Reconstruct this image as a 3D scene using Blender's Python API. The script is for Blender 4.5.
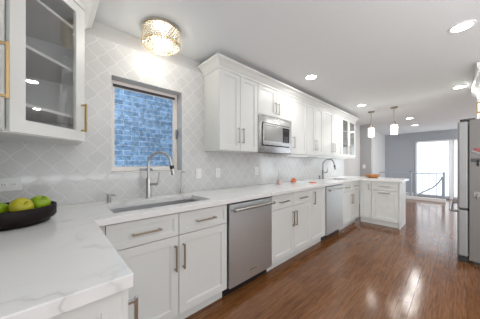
import bpy, bmesh, math, random
from mathutils import Vector, Matrix
random.seed(7)
PI = math.pi
D = bpy.data
for o in list(D.objects): D.objects.remove(o)
SC = bpy.context.scene
COL = SC.collection

# ------------------------------------------------------------------ camera
cam_d = D.cameras.new('camera'); cam = D.objects.new('camera', cam_d); COL.objects.link(cam)
cam_d.sensor_fit = 'HORIZONTAL'; cam_d.sensor_width = 36; cam_d.lens = 201.5 / 480 * 36
cam_d.shift_y = 4.05 / 480; cam_d.clip_start = 0.02; cam_d.clip_end = 100
cam.location = (0, -2.015, 1.229)
cam.rotation_euler = (PI / 2, 0, -math.radians(42.927))
SC.camera = cam

# ------------------------------------------------------------------ light
SC.view_settings.view_transform = 'Standard'; SC.view_settings.look = 'None'
SC.view_settings.gamma = 1; SC.view_settings.use_curve_mapping = False
SC.view_settings.exposure = 0.62
w = D.worlds.new('world'); SC.world = w; w.use_nodes = True
bg = w.node_tree.nodes['Background']
bg.inputs['Color'].default_value = (0.93, 0.96, 1.0, 1); bg.inputs['Strength'].default_value = 0.85
CAN_POWER = 1.6
PENDANT_POWER = 1.6
FLUSH_POWER = 6.5
STRIP_POWER = 0.22

def area_light(name, loc, rot, sx, sy, power, color=(1, 1, 1), shape='RECTANGLE', parent=None, spread=PI):
    l = D.lights.new(name, 'AREA'); l.energy = power; l.color = color
    l.shape = shape; l.size = sx
    if shape in ('RECTANGLE', 'ELLIPSE'): l.size_y = sy
    l.spread = spread
    o = D.objects.new(name, l); COL.objects.link(o); o.location = loc; o.rotation_euler = rot
    if parent: o.parent = parent
    return o

# added fill light, out of view on the open left side
area_light('fill_left', (-4.2, -4.0, 1.35), (PI / 2, 0, -PI / 2), 3.6, 2.0, 260, (0.98, 0.99, 1.0))

area_light('fill_far_right', (8.2, -5.8, 1.4), (PI / 2, 0, 0), 4.0, 2.0, 70, (0.90, 0.95, 1.0))  # unseen fill added to lift the far ceiling and wing wall

# upward area fill added behind the camera to brighten the ceiling
area_light('ceiling_fill', (0.4, -4.0, 0.9), (PI, 0, 0), 3.5, 1.6, 78, (0.95, 0.98, 1.0))

# ------------------------------------------------------------------ materials
def mat(name, color, rough=0.5, metal=0.0, spec=0.5, trans=0.0, emit=None, estr=0.0, coat=0.0, ior=None):
    m = D.materials.new(name); m.use_nodes = True
    b = m.node_tree.nodes['Principled BSDF']
    b.inputs['Base Color'].default_value = (*color, 1); b.inputs['Roughness'].default_value = rough
    b.inputs['Metallic'].default_value = metal; b.inputs['Specular IOR Level'].default_value = spec
    b.inputs['Transmission Weight'].default_value = trans
    b.inputs['Coat Weight'].default_value = coat
    if ior: b.inputs['IOR'].default_value = ior
    if emit:
        b.inputs['Emission Color'].default_value = (*emit, 1); b.inputs['Emission Strength'].default_value = estr
    return m

class NT:
    def __init__(s, m):
        s.t = m.node_tree; s.b = s.t.nodes['Principled BSDF']
    def n(s, typ, **kw):
        nd = s.t.nodes.new(typ)
        for k, v in kw.items():
            if k in ('operation', 'data_type', 'blend_type', 'noise_dimensions', 'feature', 'wave_type', 'bands_direction'):
                setattr(nd, k, v)
            else: nd.inputs[k].default_value = v
        return nd
    def l(s, a, b): s.t.links.new(a, b)
    def math(s, op, a, b=None):
        nd = s.t.nodes.new('ShaderNodeMath'); nd.operation = op
        for i, v in enumerate((a, b)):
            if v is None: continue
            if hasattr(v, 'links'): s.l(v, nd.inputs[i])
            else: nd.inputs[i].default_value = v
        return nd.outputs[0]
    def ramp(s, fac, stops):
        r = s.t.nodes.new('ShaderNodeValToRGB'); e = r.color_ramp.elements
        while len(e) < len(stops): e.new(0.5)
        for i, (p, c) in enumerate(stops):
            e[i].position = p; e[i].color = (*c, 1)
        s.l(fac, r.inputs[0]); return r.outputs[0]
    def pos(s):
        return s.t.nodes.new('ShaderNodeNewGeometry').outputs['Position']
    def bump(s, h, strength=0.3, dist=0.002):
        b = s.t.nodes.new('ShaderNodeBump'); b.inputs['Strength'].default_value = strength
        b.inputs['Distance'].default_value = dist
        s.l(h, b.inputs['Height']); s.l(b.outputs[0], s.b.inputs['Normal'])

M = {}
M['cab'] = mat('white_cabinet_paint', (0.75, 0.762, 0.74), 0.38)
M['cab_in'] = mat('cabinet_interior', (0.62, 0.62, 0.62), 0.5)
M['bronze'] = mat('champagne_bronze', (0.40, 0.34, 0.26), 0.30, 1.0)
M['nickel'] = mat('brushed_nickel', (0.55, 0.54, 0.52), 0.28, 1.0)
M['brass'] = mat('brushed_brass', (0.50, 0.35, 0.18), 0.32, 1.0)
M['steel_dark'] = mat('steel_dark', (0.30, 0.30, 0.31), 0.35, 1.0)
M['black'] = mat('black_plastic', (0.012, 0.012, 0.013), 0.35)
M['blackglass'] = mat('black_glass', (0.01, 0.01, 0.012), 0.06)
M['wall'] = mat('grey_wall_paint', (0.56, 0.555, 0.545), 0.7)
M['wallb'] = mat('blue_grey_wall_paint', (0.40, 0.42, 0.455), 0.7)
M['trim'] = mat('white_trim_paint', (0.82, 0.82, 0.82), 0.45)
M['ceil'] = mat('ceiling_paint', (0.79, 0.817, 0.828), 0.8)
M['plate'] = mat('white_plastic', (0.85, 0.85, 0.83), 0.35)
M['railing'] = mat('grey_painted_metal', (0.36, 0.41, 0.47), 0.4)
M['bowl_dark'] = mat('espresso_wood', (0.010, 0.005, 0.005), 0.45, spec=0.2)
M['sash'] = mat('window_frame_paint', (0.85, 0.80, 0.75), 0.45)
M['sash_dark'] = mat('window_dark_channel', (0.06, 0.05, 0.05), 0.4)
M['orange'] = mat('orange_cloth', (0.62, 0.14, 0.05), 0.7)
M['red'] = mat('red_enamel', (0.28, 0.03, 0.03), 0.4)
M['paper'] = mat('pale_paper', (0.72, 0.80, 0.80), 0.6)
M['pink'] = mat('pink_soap', (0.80, 0.52, 0.48), 0.3)
M['stem'] = mat('brown_stem', (0.10, 0.055, 0.02), 0.7)
M['shaft'] = mat('stair_shaft', (0.55, 0.57, 0.60), 0.8)
M['lens'] = mat('lamp_lens', (0.9, 0.9, 0.9), 0.5, emit=(1.0, 0.97, 0.92), estr=26)
M['bulb'] = mat('lamp_bulb', (0.9, 0.9, 0.9), 0.5, emit=(1.0, 0.94, 0.84), estr=3)
M['shade_in'] = mat('opal_glass', (0.9, 0.9, 0.9), 0.4, emit=(1.0, 0.95, 0.87), estr=3.0)
M['strip'] = mat('led_strip', (0.9, 0.9, 0.9), 0.5, emit=(0.86, 0.93, 1.0), estr=0.9)
M['grey_plastic'] = mat('grey_plastic', (0.30, 0.29, 0.28), 0.5)
M['gold'] = mat('gold_metal', (0.80, 0.62, 0.32), 0.25, 1.0)

def glass(name, tint=(1, 1, 1), refl=0.12, rough=0.02):
    m = D.materials.new(name); m.use_nodes = True; t = m.node_tree
    for n in list(t.nodes): t.nodes.remove(n)
    o = t.nodes.new('ShaderNodeOutputMaterial'); mx = t.nodes.new('ShaderNodeMixShader')
    tr = t.nodes.new('ShaderNodeBsdfTransparent'); tr.inputs[0].default_value = (*tint, 1)
    gl = t.nodes.new('ShaderNodeBsdfGlossy'); gl.inputs['Roughness'].default_value = rough
    fr = t.nodes.new('ShaderNodeFresnel'); fr.inputs[0].default_value = 1.45
    ad = t.nodes.new('ShaderNodeMath'); ad.operation = 'ADD'; ad.inputs[1].default_value = refl; ad.use_clamp = True
    t.links.new(fr.outputs[0], ad.inputs[0])
    # outer faces mirror, the inner side of the same pane lets light straight out
    ge = t.nodes.new('ShaderNodeNewGeometry'); iv = t.nodes.new('ShaderNodeMath'); iv.operation = 'SUBTRACT'; iv.inputs[0].default_value = 1.0
    t.links.new(ge.outputs['Backfacing'], iv.inputs[1])
    ml = t.nodes.new('ShaderNodeMath'); ml.operation = 'MULTIPLY'; t.links.new(ad.outputs[0], ml.inputs[0]); t.links.new(iv.outputs[0], ml.inputs[1])
    t.links.new(ml.outputs[0], mx.inputs[0])
    t.links.new(tr.outputs[0], mx.inputs[1]); t.links.new(gl.outputs[0], mx.inputs[2])
    t.links.new(mx.outputs[0], o.inputs[0])
    return m
M['glass'] = glass('window_glass', (0.98, 0.99, 1.0), 0.0)
M['cabglass'] = glass('cabinet_glass', (0.98, 0.985, 0.99), 0.16)
M['clearglass'] = glass('clear_glass', (0.95, 0.95, 0.95), 0.02)

def m_steel(name, col, rough, axis, metal=1.0):
    m = mat(name, col, rough, metal); s = NT(m)
    mp = s.n('ShaderNodeMapping'); sc = [60, 60, 60]; sc[axis] = 2.0
    mp.inputs['Scale'].default_value = sc
    tc = s.t.nodes.new('ShaderNodeTexCoord'); s.l(tc.outputs['Object'], mp.inputs[0])
    nz = s.n('ShaderNodeTexNoise', Scale=4.0, Detail=3.0); s.l(mp.outputs[0], nz.inputs[0])
    r = s.ramp(nz.outputs[0], [(0.3, (rough * .75,) * 3), (0.7, (rough * 1.25,) * 3)]); s.l(r, s.b.inputs['Roughness'])
    s.bump(nz.outputs[0], 0.015, 0.0005)
    return m
M['steel'] = m_steel('brushed_steel', (0.66, 0.69, 0.70), 0.46, 0)
M['steel_v'] = m_steel('fridge_steel', (0.27, 0.27, 0.27), 0.5, 2, 0.55)
M['microsteel'] = m_steel('microwave_steel', (0.50, 0.50, 0.50), 0.24, 0)
M['sinksteel'] = m_steel('sink_steel', (0.62, 0.62, 0.63), 0.42, 0)

def m_quartz():
    m = mat('white_quartz', (0.83, 0.83, 0.81), 0.16); s = NT(m)
    p = s.pos()
    wn = s.n('ShaderNodeTexNoise', Scale=1.7, Detail=5.0, Roughness=0.6); s.l(p, wn.inputs[0])
    vm = s.t.nodes.new('ShaderNodeVectorMath'); vm.operation = 'MULTIPLY_ADD'
    s.l(wn.outputs['Color'], vm.inputs[0]); vm.inputs[1].default_value = (0.75, 0.75, 0.75); s.l(p, vm.inputs[2])
    mp = s.n('ShaderNodeMapping'); s.l(vm.outputs[0], mp.inputs[0])
    mp.inputs['Rotation'].default_value = (0, 0, 0.75); mp.inputs['Scale'].default_value = (0.5, 2.1, 1)
    nz = s.n('ShaderNodeTexNoise', Scale=1.5, Detail=2.0); s.l(mp.outputs[0], nz.inputs[0])
    v = s.math('ABSOLUTE', s.math('SUBTRACT', nz.outputs[0], 0.5))
    line = s.ramp(v, [(0.0, (1, 1, 1)), (0.010, (0.25, 0.25, 0.25)), (0.045, (0, 0, 0))])
    brk = s.n('ShaderNodeTexNoise', Scale=2.3, Detail=2.0); s.l(p, brk.inputs[0])
    bk = s.ramp(brk.outputs[0], [(0.40, (0, 0, 0)), (0.62, (1, 1, 1))])
    fac = s.math('MULTIPLY', line, bk)
    fac = s.math('MULTIPLY', fac, 0.5)
    mx = s.t.nodes.new('ShaderNodeMixRGB'); s.l(fac, mx.inputs[0])
    mx.inputs[1].default_value = (0.87, 0.87, 0.86, 1); mx.inputs[2].default_value = (0.42, 0.41, 0.39, 1)
    s.l(mx.outputs[0], s.b.inputs['Base Color'])
    return m
M['quartz'] = m_quartz()

def m_tile():
    """arabesque lantern tile: two families of wavy diagonal joints"""
    m = mat('arabesque_tile', (0.6, 0.6, 0.59), 0.14); s = NT(m)
    sp = s.t.nodes.new('ShaderNodeSeparateXYZ'); s.l(s.pos(), sp.inputs[0])
    a = s.math('MULTIPLY', sp.outputs[0], 1 / 0.136); b = s.math('MULTIPLY', sp.outputs[2], 1 / 0.150)
    u = s.math('ADD', a, b); v = s.math('SUBTRACT', a, b)
    A = 0.034
    u2 = s.math('ADD', u, s.math('MULTIPLY', s.math('SINE', s.math('MULTIPLY', v, 2 * PI)), A))
    v2 = s.math('ADD', v, s.math('MULTIPLY', s.math('SINE', s.math('MULTIPLY', u, 2 * PI)), A))
    def dist(q):
        f = s.math('FRACT', q); return s.math('MINIMUM', f, s.math('SUBTRACT', 1.0, f))
    d = s.math('MINIMUM', dist(u2), dist(v2))
    g = s.ramp(d, [(0.012, (1, 1, 1)), (0.034, (0, 0, 0))])
    # slight tile-to-tile tone
    cx = s.t.nodes.new('ShaderNodeCombineXYZ'); s.l(s.math('FLOOR', u2), cx.inputs[0]); s.l(s.math('FLOOR', v2), cx.inputs[1])
    wn = s.t.nodes.new('ShaderNodeTexWhiteNoise'); s.l(cx.outputs[0], wn.inputs[0])
    tone = s.ramp(wn.outputs['Value'], [(0.0, (0.625, 0.625, 0.615)), (1.0, (0.665, 0.665, 0.655))])
    mx = s.t.nodes.new('ShaderNodeMixRGB'); s.l(g, mx.inputs[0]); s.l(tone, mx.inputs[1])
    mx.inputs[2].default_value = (0.76, 0.76, 0.75, 1); s.l(mx.outputs[0], s.b.inputs['Base Color'])
    rr = s.ramp(g, [(0, (0.09,) * 3), (1, (0.6,) * 3)]); s.l(rr, s.b.inputs['Roughness'])
    h = s.ramp(d, [(0.0, (0, 0, 0)), (0.09, (1, 1, 1))])
    nz = s.n('ShaderNodeTexNoise', Scale=14.0, Detail=1.0); s.l(s.pos(), nz.inputs[0])
    hh = s.math('ADD', h, s.math('MULTIPLY', nz.outputs[0], 0.9))
    s.bump(hh, 0.2, 0.002)
    return m
M['tile'] = m_tile()

def m_wood_floor():
    m = mat('dark_oak_floor', (0.15, 0.06, 0.03), 0.18, spec=0.42); s = NT(m)
    p = s.pos()
    mp = s.n('ShaderNodeMapping'); s.l(p, mp.inputs[0])
    br = s.t.nodes.new('ShaderNodeTexBrick'); s.l(mp.outputs[0], br.inputs[0])
    br.offset = 0.37; br.inputs['Scale'].default_value = 1.0
    br.inputs['Brick Width'].default_value = 1.15; br.inputs['Row Height'].default_value = 0.083
    br.inputs['Mortar Size'].default_value = 0.0012; br.inputs['Bias'].default_value = 0.0
    br.inputs['Color1'].default_value = (0, 0, 0, 1); br.inputs['Color2'].default_value = (1, 1, 1, 1)
    br.inputs['Mortar'].default_value = (0.5, 0.5, 0.5, 1)
    g = s.n('ShaderNodeMapping'); s.l(p, g.inputs[0]); g.inputs['Scale'].default_value = (1.6, 26, 1)
    n1 = s.n('ShaderNodeTexNoise', Scale=3.0, Detail=6.0, Roughness=0.65, Distortion=0.6); s.l(g.outputs[0], n1.inputs[0])
    n2 = s.n('ShaderNodeTexNoise', Scale=1.6, Detail=2.0); s.l(p, n2.inputs[0])
    f = s.math('ADD', s.math('MULTIPLY', br.outputs[0], 0.10), s.math('MULTIPLY', n1.outputs[0], 0.86))
    f = s.math('ADD', f, s.math('MULTIPLY', n2.outputs[0], 0.12))
    c = s.ramp(f, [(0.25, (0.052, 0.0165, 0.004)), (0.48, (0.150, 0.056, 0.016)), (0.80, (0.32, 0.14, 0.055))])
    mx = s.t.nodes.new('ShaderNodeMixRGB'); s.l(br.outputs['Fac'], mx.inputs[0]); s.l(c, mx.inputs[1])
    mx.inputs[2].default_value = (0.06, 0.022, 0.010, 1); s.l(mx.outputs[0], s.b.inputs['Base Color'])
    rr = s.ramp(n1.outputs[0], [(0.3, (0.11,) * 3), (0.7, (0.19,) * 3)]); s.l(rr, s.b.inputs['Roughness'])
    n3 = s.n('ShaderNodeTexNoise', Scale=5.0, Detail=1.0); s.l(p, n3.inputs[0])
    s.bump(s.math('ADD', s.math('MULTIPLY', n1.outputs[0], 0.35), s.math('ADD', n3.outputs[0], s.math('MULTIPLY', br.outputs['Fac'], -0.15))), 0.18, 0.004)
    return m
M['floor'] = m_wood_floor()

def m_brick():
    m = mat('blue_grey_brick', (0.2, 0.4, 0.6), 0.8); s = NT(m)
    sp = s.t.nodes.new('ShaderNodeSeparateXYZ'); s.l(s.pos(), sp.inputs[0])
    cx = s.t.nodes.new('ShaderNodeCombineXYZ'); s.l(sp.outputs[0], cx.inputs[0]); s.l(sp.outputs[2], cx.inputs[1])
    br = s.t.nodes.new('ShaderNodeTexBrick'); s.l(cx.outputs[0], br.inputs[0]); br.inputs['Scale'].default_value = 1
    br.inputs['Brick Width'].default_value = 0.22; br.inputs['Row Height'].default_value = 0.075
    br.inputs['Mortar Size'].default_value = 0.007
    br.inputs['Color1'].default_value = (0.18, 0.32, 0.51, 1); br.inputs['Color2'].default_value = (0.28, 0.46, 0.67, 1)
    br.inputs['Mortar'].default_value = (0.44, 0.56, 0.70, 1)
    nz = s.n('ShaderNodeTexNoise', Scale=16.0, Detail=4.0, Roughness=0.7); s.l(s.pos(), nz.inputs[0])
    k = s.ramp(nz.outputs[0], [(0.35, (0.55, 0.58, 0.62)), (0.62, (1.5, 1.5, 1.45))])
    mx = s.t.nodes.new('ShaderNodeMixRGB'); mx.blend_type = 'MULTIPLY'; mx.inputs[0].default_value = 1
    s.l(br.outputs[0], mx.inputs[1]); s.l(k, mx.inputs[2]); s.l(mx.outputs[0], s.b.inputs['Base Color'])
    s.bump(s.math('SUBTRACT', nz.outputs[0], br.outputs['Fac']), 0.6, 0.01)
    return m
M['brick'] = m_brick()

def m_fruit(name, c1, c2):
    m = mat(name, c1, 0.28); s = NT(m)
    tc = s.t.nodes.new('ShaderNodeTexCoord')
    nz = s.n('ShaderNodeTexNoise', Scale=9.0, Detail=3.0); s.l(tc.outputs['Object'], nz.inputs[0])
    s.l(s.ramp(nz.outputs[0], [(0.35, c1), (0.7, c2)]), s.b.inputs['Base Color'])
    return m
M['green_apple'] = m_fruit('green_apple_skin', (0.24, 0.40, 0.004), (0.36, 0.50, 0.01))
M['yellow_apple'] = m_fruit('yellow_apple_skin', (0.46, 0.43, 0.015), (0.55, 0.50, 0.05))

def m_bowlwood():
    m = mat('honey_wood', (0.45, 0.2, 0.06), 0.35); s = NT(m)
    tc = s.t.nodes.new('ShaderNodeTexCoord')
    mp = s.n('ShaderNodeMapping'); s.l(tc.outputs['Object'], mp.inputs[0]); mp.inputs['Scale'].default_value = (3, 3, 30)
    nz = s.n('ShaderNodeTexNoise', Scale=2.0, Detail=4.0); s.l(mp.outputs[0], nz.inputs[0])
    s.l(s.ramp(nz.outputs[0], [(0.3, (0.30, 0.115, 0.03)), (0.7, (0.56, 0.26, 0.08))]), s.b.inputs['Base Color'])
    return m
M['honey'] = m_bowlwood()

def m_crystal():
    m = D.materials.new('crystal_bead'); m.use_nodes = True; t = m.node_tree
    for n in list(t.nodes): t.nodes.remove(n)
    o = t.nodes.new('ShaderNodeOutputMaterial'); mx = t.nodes.new('ShaderNodeMixShader'); mx.inputs[0].default_value = 0.28
    tr = t.nodes.new('ShaderNodeBsdfTranslucent'); tr.inputs[0].default_value = (0.62, 0.59, 0.52, 1)
    gl = t.nodes.new('ShaderNodeBsdfGlossy'); gl.inputs['Roughness'].default_value = 0.08
    t.links.new(tr.outputs[0], mx.inputs[1]); t.links.new(gl.outputs[0], mx.inputs[2]); t.links.new(mx.outputs[0], o.inputs[0])
    return m
M['crystal'] = m_crystal()

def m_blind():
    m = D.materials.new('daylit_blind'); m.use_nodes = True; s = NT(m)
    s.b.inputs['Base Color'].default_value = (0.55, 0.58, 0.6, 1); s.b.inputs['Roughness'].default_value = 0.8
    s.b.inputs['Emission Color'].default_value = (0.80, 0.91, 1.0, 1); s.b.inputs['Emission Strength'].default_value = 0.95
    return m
M['blind'] = m_blind()

# ------------------------------------------------------------------ mesh helpers
class MB:
    def __init__(s): s.bm = bmesh.new()
    def box(s, x0, x1, y0, y1, z0, z1):
        v = [s.bm.verts.new(p) for p in ((x0,y0,z0),(x1,y0,z0),(x1,y1,z0),(x0,y1,z0),(x0,y0,z1),(x1,y0,z1),(x1,y1,z1),(x0,y1,z1))]
        for f in ((0,3,2,1),(4,5,6,7),(0,1,5,4),(1,2,6,5),(2,3,7,6),(3,0,4,7)): s.bm.faces.new([v[i] for i in f])
        return s
    def prism(s, poly, z0, z1):
        a = [s.bm.verts.new((x, y, z0)) for x, y in poly]; b = [s.bm.verts.new((x, y, z1)) for x, y in poly]
        n = len(poly)
        s.bm.faces.new(a[::-1]); s.bm.faces.new(b)
        for i in range(n): s.bm.faces.new((a[i], a[(i+1) % n], b[(i+1) % n], b[i]))
        return s
    def lathe(s, prof, seg=32, c=(0, 0, 0), mtx=None, ripple=None):
        rings = []
        for r, z in prof:
            if r < 1e-6: ring = [s.bm.verts.new((0, 0, z))]
            else: ring = [s.bm.verts.new((r * math.cos(2*PI*k/seg), r * math.sin(2*PI*k/seg), z)) for k in range(seg)]
            rings.append(ring)
        vs = [v for r in rings for v in r]
        for A, B in zip(rings, rings[1:]):
            for k in range(seg):
                k2 = (k + 1) % seg
                if len(A) == 1 and len(B) == 1: continue
                if len(A) == 1: s.bm.faces.new((A[0], B[k2], B[k]))
                elif len(B) == 1: s.bm.faces.new((A[k], A[k2], B[0]))
                else: s.bm.faces.new((A[k], A[k2], B[k2], B[k]))
        for v in vs:
            if ripple: v.co = ripple(v.co)
            if mtx: v.co = mtx @ v.co
            v.co += Vector(c)
        return s
    def cyl(s, p0, p1, r, seg=20): return s.tube([p0, p1], r, seg)
    def tube(s, pts, r, seg=12):
        pts = [Vector(p) for p in pts]; n = len(pts)
        rs = r if isinstance(r, (list, tuple)) else [r] * n
        t0 = (pts[1] - pts[0]).normalized()
        up = Vector((0, 0, 1)) if abs(t0.z) < 0.9 else Vector((1, 0, 0))
        nrm = t0.cross(up).normalized(); rings = []
        for i in range(n):
            t = (pts[min(i+1, n-1)] - pts[max(i-1, 0)]).normalized()
            nrm = (nrm - t * nrm.dot(t)).normalized(); bi = t.cross(nrm)
            rings.append([s.bm.verts.new(pts[i] + (nrm*math.cos(2*PI*k/seg) + bi*math.sin(2*PI*k/seg)) * rs[i]) for k in range(seg)])
        for A, B in zip(rings, rings[1:]):
            for k in range(seg): s.bm.faces.new((A[k], A[(k+1) % seg], B[(k+1) % seg], B[k]))
        s.bm.faces.new(rings[0][::-1]); s.bm.faces.new(rings[-1])
        return s
    def cells(s, us, vs, inside, axis, w0, w1):
        """slab from grid cells; axis 'z': (u,v)=(x,y) ; axis 'y': (u,v)=(x,z); axis 'x': (y,z)"""
        def P(u, v, w): return (u, v, w) if axis == 'z' else ((u, w, v) if axis == 'y' else (w, u, v))
        vd = {}
        def V(i, j, k):
            if (i, j, k) not in vd: vd[(i, j, k)] = s.bm.verts.new(P(us[i], vs[j], (w0, w1)[k]))
            return vd[(i, j, k)]
        I = lambda i, j: 0 <= i < len(us)-1 and 0 <= j < len(vs)-1 and inside((us[i]+us[i+1])/2, (vs[j]+vs[j+1])/2)
        for i in range(len(us)-1):
            for j in range(len(vs)-1):
                if not I(i, j): continue
                for k in (0, 1): s.bm.faces.new([V(i,j,k), V(i+1,j,k), V(i+1,j+1,k), V(i,j+1,k)])
                if not I(i-1, j): s.bm.faces.new([V(i,j,0), V(i,j+1,0), V(i,j+1,1), V(i,j,1)])
                if not I(i+1, j): s.bm.faces.new([V(i+1,j,0), V(i+1,j+1,0), V(i+1,j+1,1), V(i+1,j,1)])
                if not I(i, j-1): s.bm.faces.new([V(i,j,0), V(i+1,j,0), V(i+1,j,1), V(i,j,1)])
                if not I(i, j+1): s.bm.faces.new([V(i,j+1,0), V(i+1,j+1,0), V(i+1,j+1,1), V(i,j+1,1)])
        return s
    def panel(s, x0, x1, z0, z1, y0=-0.02, y1=0.0, st=0.058, dep=0.010, bead=0.007, hole=False):
        """shaker panel; front at y0 facing -y; hole=True leaves an opening instead of the field"""
        bm = s.bm
        def ring(i, y): return [bm.verts.new(p) for p in ((x0+i,y,z0+i),(x1-i,y,z0+i),(x1-i,y,z1-i),(x0+i,y,z1-i))]
        def join(A, B):
            for k in range(4): bm.faces.new((A[k], A[(k+1)%4], B[(k+1)%4], B[k]))
        e = 0.0015
        back = ring(0, y1); o1 = ring(0, y0+e); o2 = ring(e, y0); i1 = ring(st, y0)
        join(back, o1); join(o1, o2); join(o2, i1)
        if hole:
            i2 = ring(st, y1); join(i1, i2); join(i2, back)
        else:
            i2 = ring(st+0.001, y0+dep*0.55); i3 = ring(st+bead, y0+dep*0.6); i4 = ring(st+bead+0.001, y0+dep)
            join(i1, i2); join(i2, i3); join(i3, i4); bm.faces.new(i4); bm.faces.new(back[::-1])
        return s
    def xf(s, mtx):
        for v in s.bm.verts: v.co = mtx @ v.co
        return s
    def build(s, name, m, parent=None, smooth=False, bevel=0.0, seg=2, loc=None):
        bmesh.ops.recalc_face_normals(s.bm, faces=s.bm.faces)
        me = D.meshes.new(name); s.bm.to_mesh(me); s.bm.free()
        if isinstance(m, (list, tuple)):
            for k in m: me.materials.append(k)
        else: me.materials.append(m)
        if smooth:
            me.polygons.foreach_set('use_smooth', [True]*len(me.polygons))
            try: me.set_sharp_from_angle(angle=math.radians(40))
            except Exception: pass
        o = D.objects.new(name, me); COL.objects.link(o)
        if parent: o.parent = parent
        if loc: o.location = loc
        if bevel:
            b = o.modifiers.new('bevel', 'BEVEL'); b.width = bevel; b.segments = seg; b.limit_method = 'ANGLE'; b.angle_limit = math.radians(50)
        return o

def thing(name, label, cat, loc=(0, 0, 0), rz=0.0, group=None):
    o = D.objects.new(name, None); COL.objects.link(o); o.location = loc; o.rotation_euler = (0, 0, rz)
    o.empty_display_size = 0.1
    return tag(o, label, cat, group)
def tag(o, label, cat, group=None):
    o['label'] = label; o['category'] = cat
    if group: o['group'] = group
    return o
def struct(o): o['kind'] = 'structure'; return o
def dup(root, loc, rz=None, label=None, group=None):
    r = root.copy(); COL.objects.link(r); r.location = loc
    if rz is not None: r.rotation_euler = (0, 0, rz)
    if label: r['label'] = label
    if group: r['group'] = group
    for ch in list(root.children):
        c = ch.copy(); COL.objects.link(c); c.parent = r
        for g in list(ch.children):
            d = g.copy(); COL.objects.link(d); d.parent = c
    return r

# ================================================================== SETTING
# frame: x runs along the window wall, the window wall is y = 0, the room lies at y < 0
XL = -0.465; CEIL = 2.40; FARX = 10.1; RIGHTY = -2.95
Y0 = 2.015                                   # camera distance to window wall
YF = -0.651                                  # counter front edge of the long run
YD = -0.621                                  # door faces of the long run
YU = -0.300                                  # upper door faces
ZC = 0.915; ZU = 0.875
OPN = (0.37, 1.02, 1.155, 1.99)              # window opening x0 x1 z0 z1

# floor with the stair well opening
us = [-4.5, 9.16, 9.98, FARX+0.12]; vs = [-6.0, -1.75, 0.12]
struct(MB().cells(us, [-6.0, -1.75, -0.05, 0.12], lambda u, v: not (9.16 < u < 9.98 and -1.75 < v < -0.05), 'z', -0.12, 0.0).build('floor', M['floor']))
struct(MB().box(-4.5, FARX+0.12, -6.0, 0.12, CEIL, CEIL+0.12).build('ceiling', M['ceil']))
# window wall with opening
struct(MB().cells([XL-0.12, OPN[0], OPN[1], FARX+0.12], [0, OPN[2], OPN[3], CEIL],
       lambda u, v: not (OPN[0] < u < OPN[1] and OPN[2] < v < OPN[3]), 'y', 0.008, 0.20).build('wall_window_side', M['wall']))
struct(MB().cells([XL, OPN[0], OPN[1], 5.60], [ZC, OPN[2], OPN[3], 2.275],
       lambda u, v: not (OPN[0] < u < OPN[1] and OPN[2] < v < OPN[3]), 'y', 0.0, 0.0075).build('wall_backsplash', M['tile']))
struct(MB().box(XL-0.12, XL, -2.75, 0.008, 0, CEIL).build('wall_left', M['wall']))
struct(MB().box(3.3, 5.3, RIGHTY-0.12, RIGHTY, 0, CEIL).build('wall_right', M['wallb']))
struct(MB().box(6.93, 7.06, -0.295, 0.008, 0, CEIL).build('wall_wing', mat('mid_grey_wall_paint', (0.43, 0.43, 0.44), 0.7), bevel=0.004))
# far wall with two glazed openings
FO = [(-1.84, -1.0, 0.06, 2.01), (-2.38, -1.94, 0.06, 2.01)]
struct(MB().cells([-6.0, FO[1][0], FO[1][1], FO[0][0], FO[0][1], 0.008], [0, 0.06, 2.01, CEIL],
       lambda u, v: not any(a < u < b and c < v < d for a, b, c, d in FO), 'x', FARX, FARX+0.12).build('wall_far', M['wallb']))
struct(MB().box(FARX-0.015, FARX, -0.90, 0.0, 0, 0.11).build('baseboard_far', M['trim'], bevel=0.003))
struct(MB().box(7.06, FARX-0.015, -0.007, 0.008, 0, 0.11).build('baseboard_window_side', M['trim'], bevel=0.003))
struct(MB().box(4.7, 5.3, RIGHTY, RIGHTY+0.015, 0, 0.11).build('baseboard_right', M['trim'], bevel=0.003))
# stair well lining below the floor
struct(MB().cells([9.14, 9.16, 9.98, 10.0], [-1.77, -1.75, -0.05, -0.03], lambda u, v: not (9.16 < u < 9.98 and -1.75 < v < -0.05), 'z', -1.6, -0.12).build('wall_stairwell', M['shaft']))

# kitchen window
wf = struct(MB().cells([OPN[0]+0.002, OPN[0]+0.03, OPN[1]-0.03, OPN[1]-0.002], [OPN[2]+0.002, OPN[2]+0.033, OPN[3]-0.035, OPN[3]-0.002],
      lambda u, v: not (OPN[0]+0.03 < u < OPN[1]-0.03 and OPN[2]+0.033 < v < OPN[3]-0.035), 'y', 0.105, 0.155).build('window_1', M['sash'], bevel=0.003))
ix = (OPN[0]+0.03, OPN[1]-0.03, OPN[2]+0.033, OPN[3]-0.035)
MB().cells([ix[0], ix[0]+0.014, ix[1]-0.014, ix[1]], [ix[2], ix[2]+0.012, ix[3]-0.024, ix[3]],
      lambda u, v: not (ix[0]+0.014 < u < ix[1]-0.014 and ix[2]+0.012 < v < ix[3]-0.024), 'y', 0.115, 0.145).build('sash', M['sash'], wf)
MB().box(ix[0], ix[1], 0.104, 0.1149, ix[3]-0.022, ix[3]).build('screen_channel', M['sash_dark'], wf)
MB().box(ix[0]+0.014, ix[1]-0.014, 0.128, 0.133, ix[2]+0.012, ix[3]-0.024).build('window_pane', M['glass'], wf)
lt = MB().box(OPN[1]-0.026, OPN[1]-0.008, 0.095, 0.105, 1.50, 1.60); lt.box(OPN[1]-0.022, OPN[1]-0.012, 0.075, 0.095, 1.555, 1.60)
lt.build('latch', M['steel_dark'], wf, bevel=0.002)
ck = MB().box(0.63, 0.74, 0.09, 0.105, OPN[2]+0.004, OPN[2]+0.026); ck.tube([(0.685, 0.09, 1.17), (0.685, 0.075, 1.172), (0.74, 0.072, 1.165)], 0.005, 8)
ck.build('crank', M['steel_dark'], wf, bevel=0.002)
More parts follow.
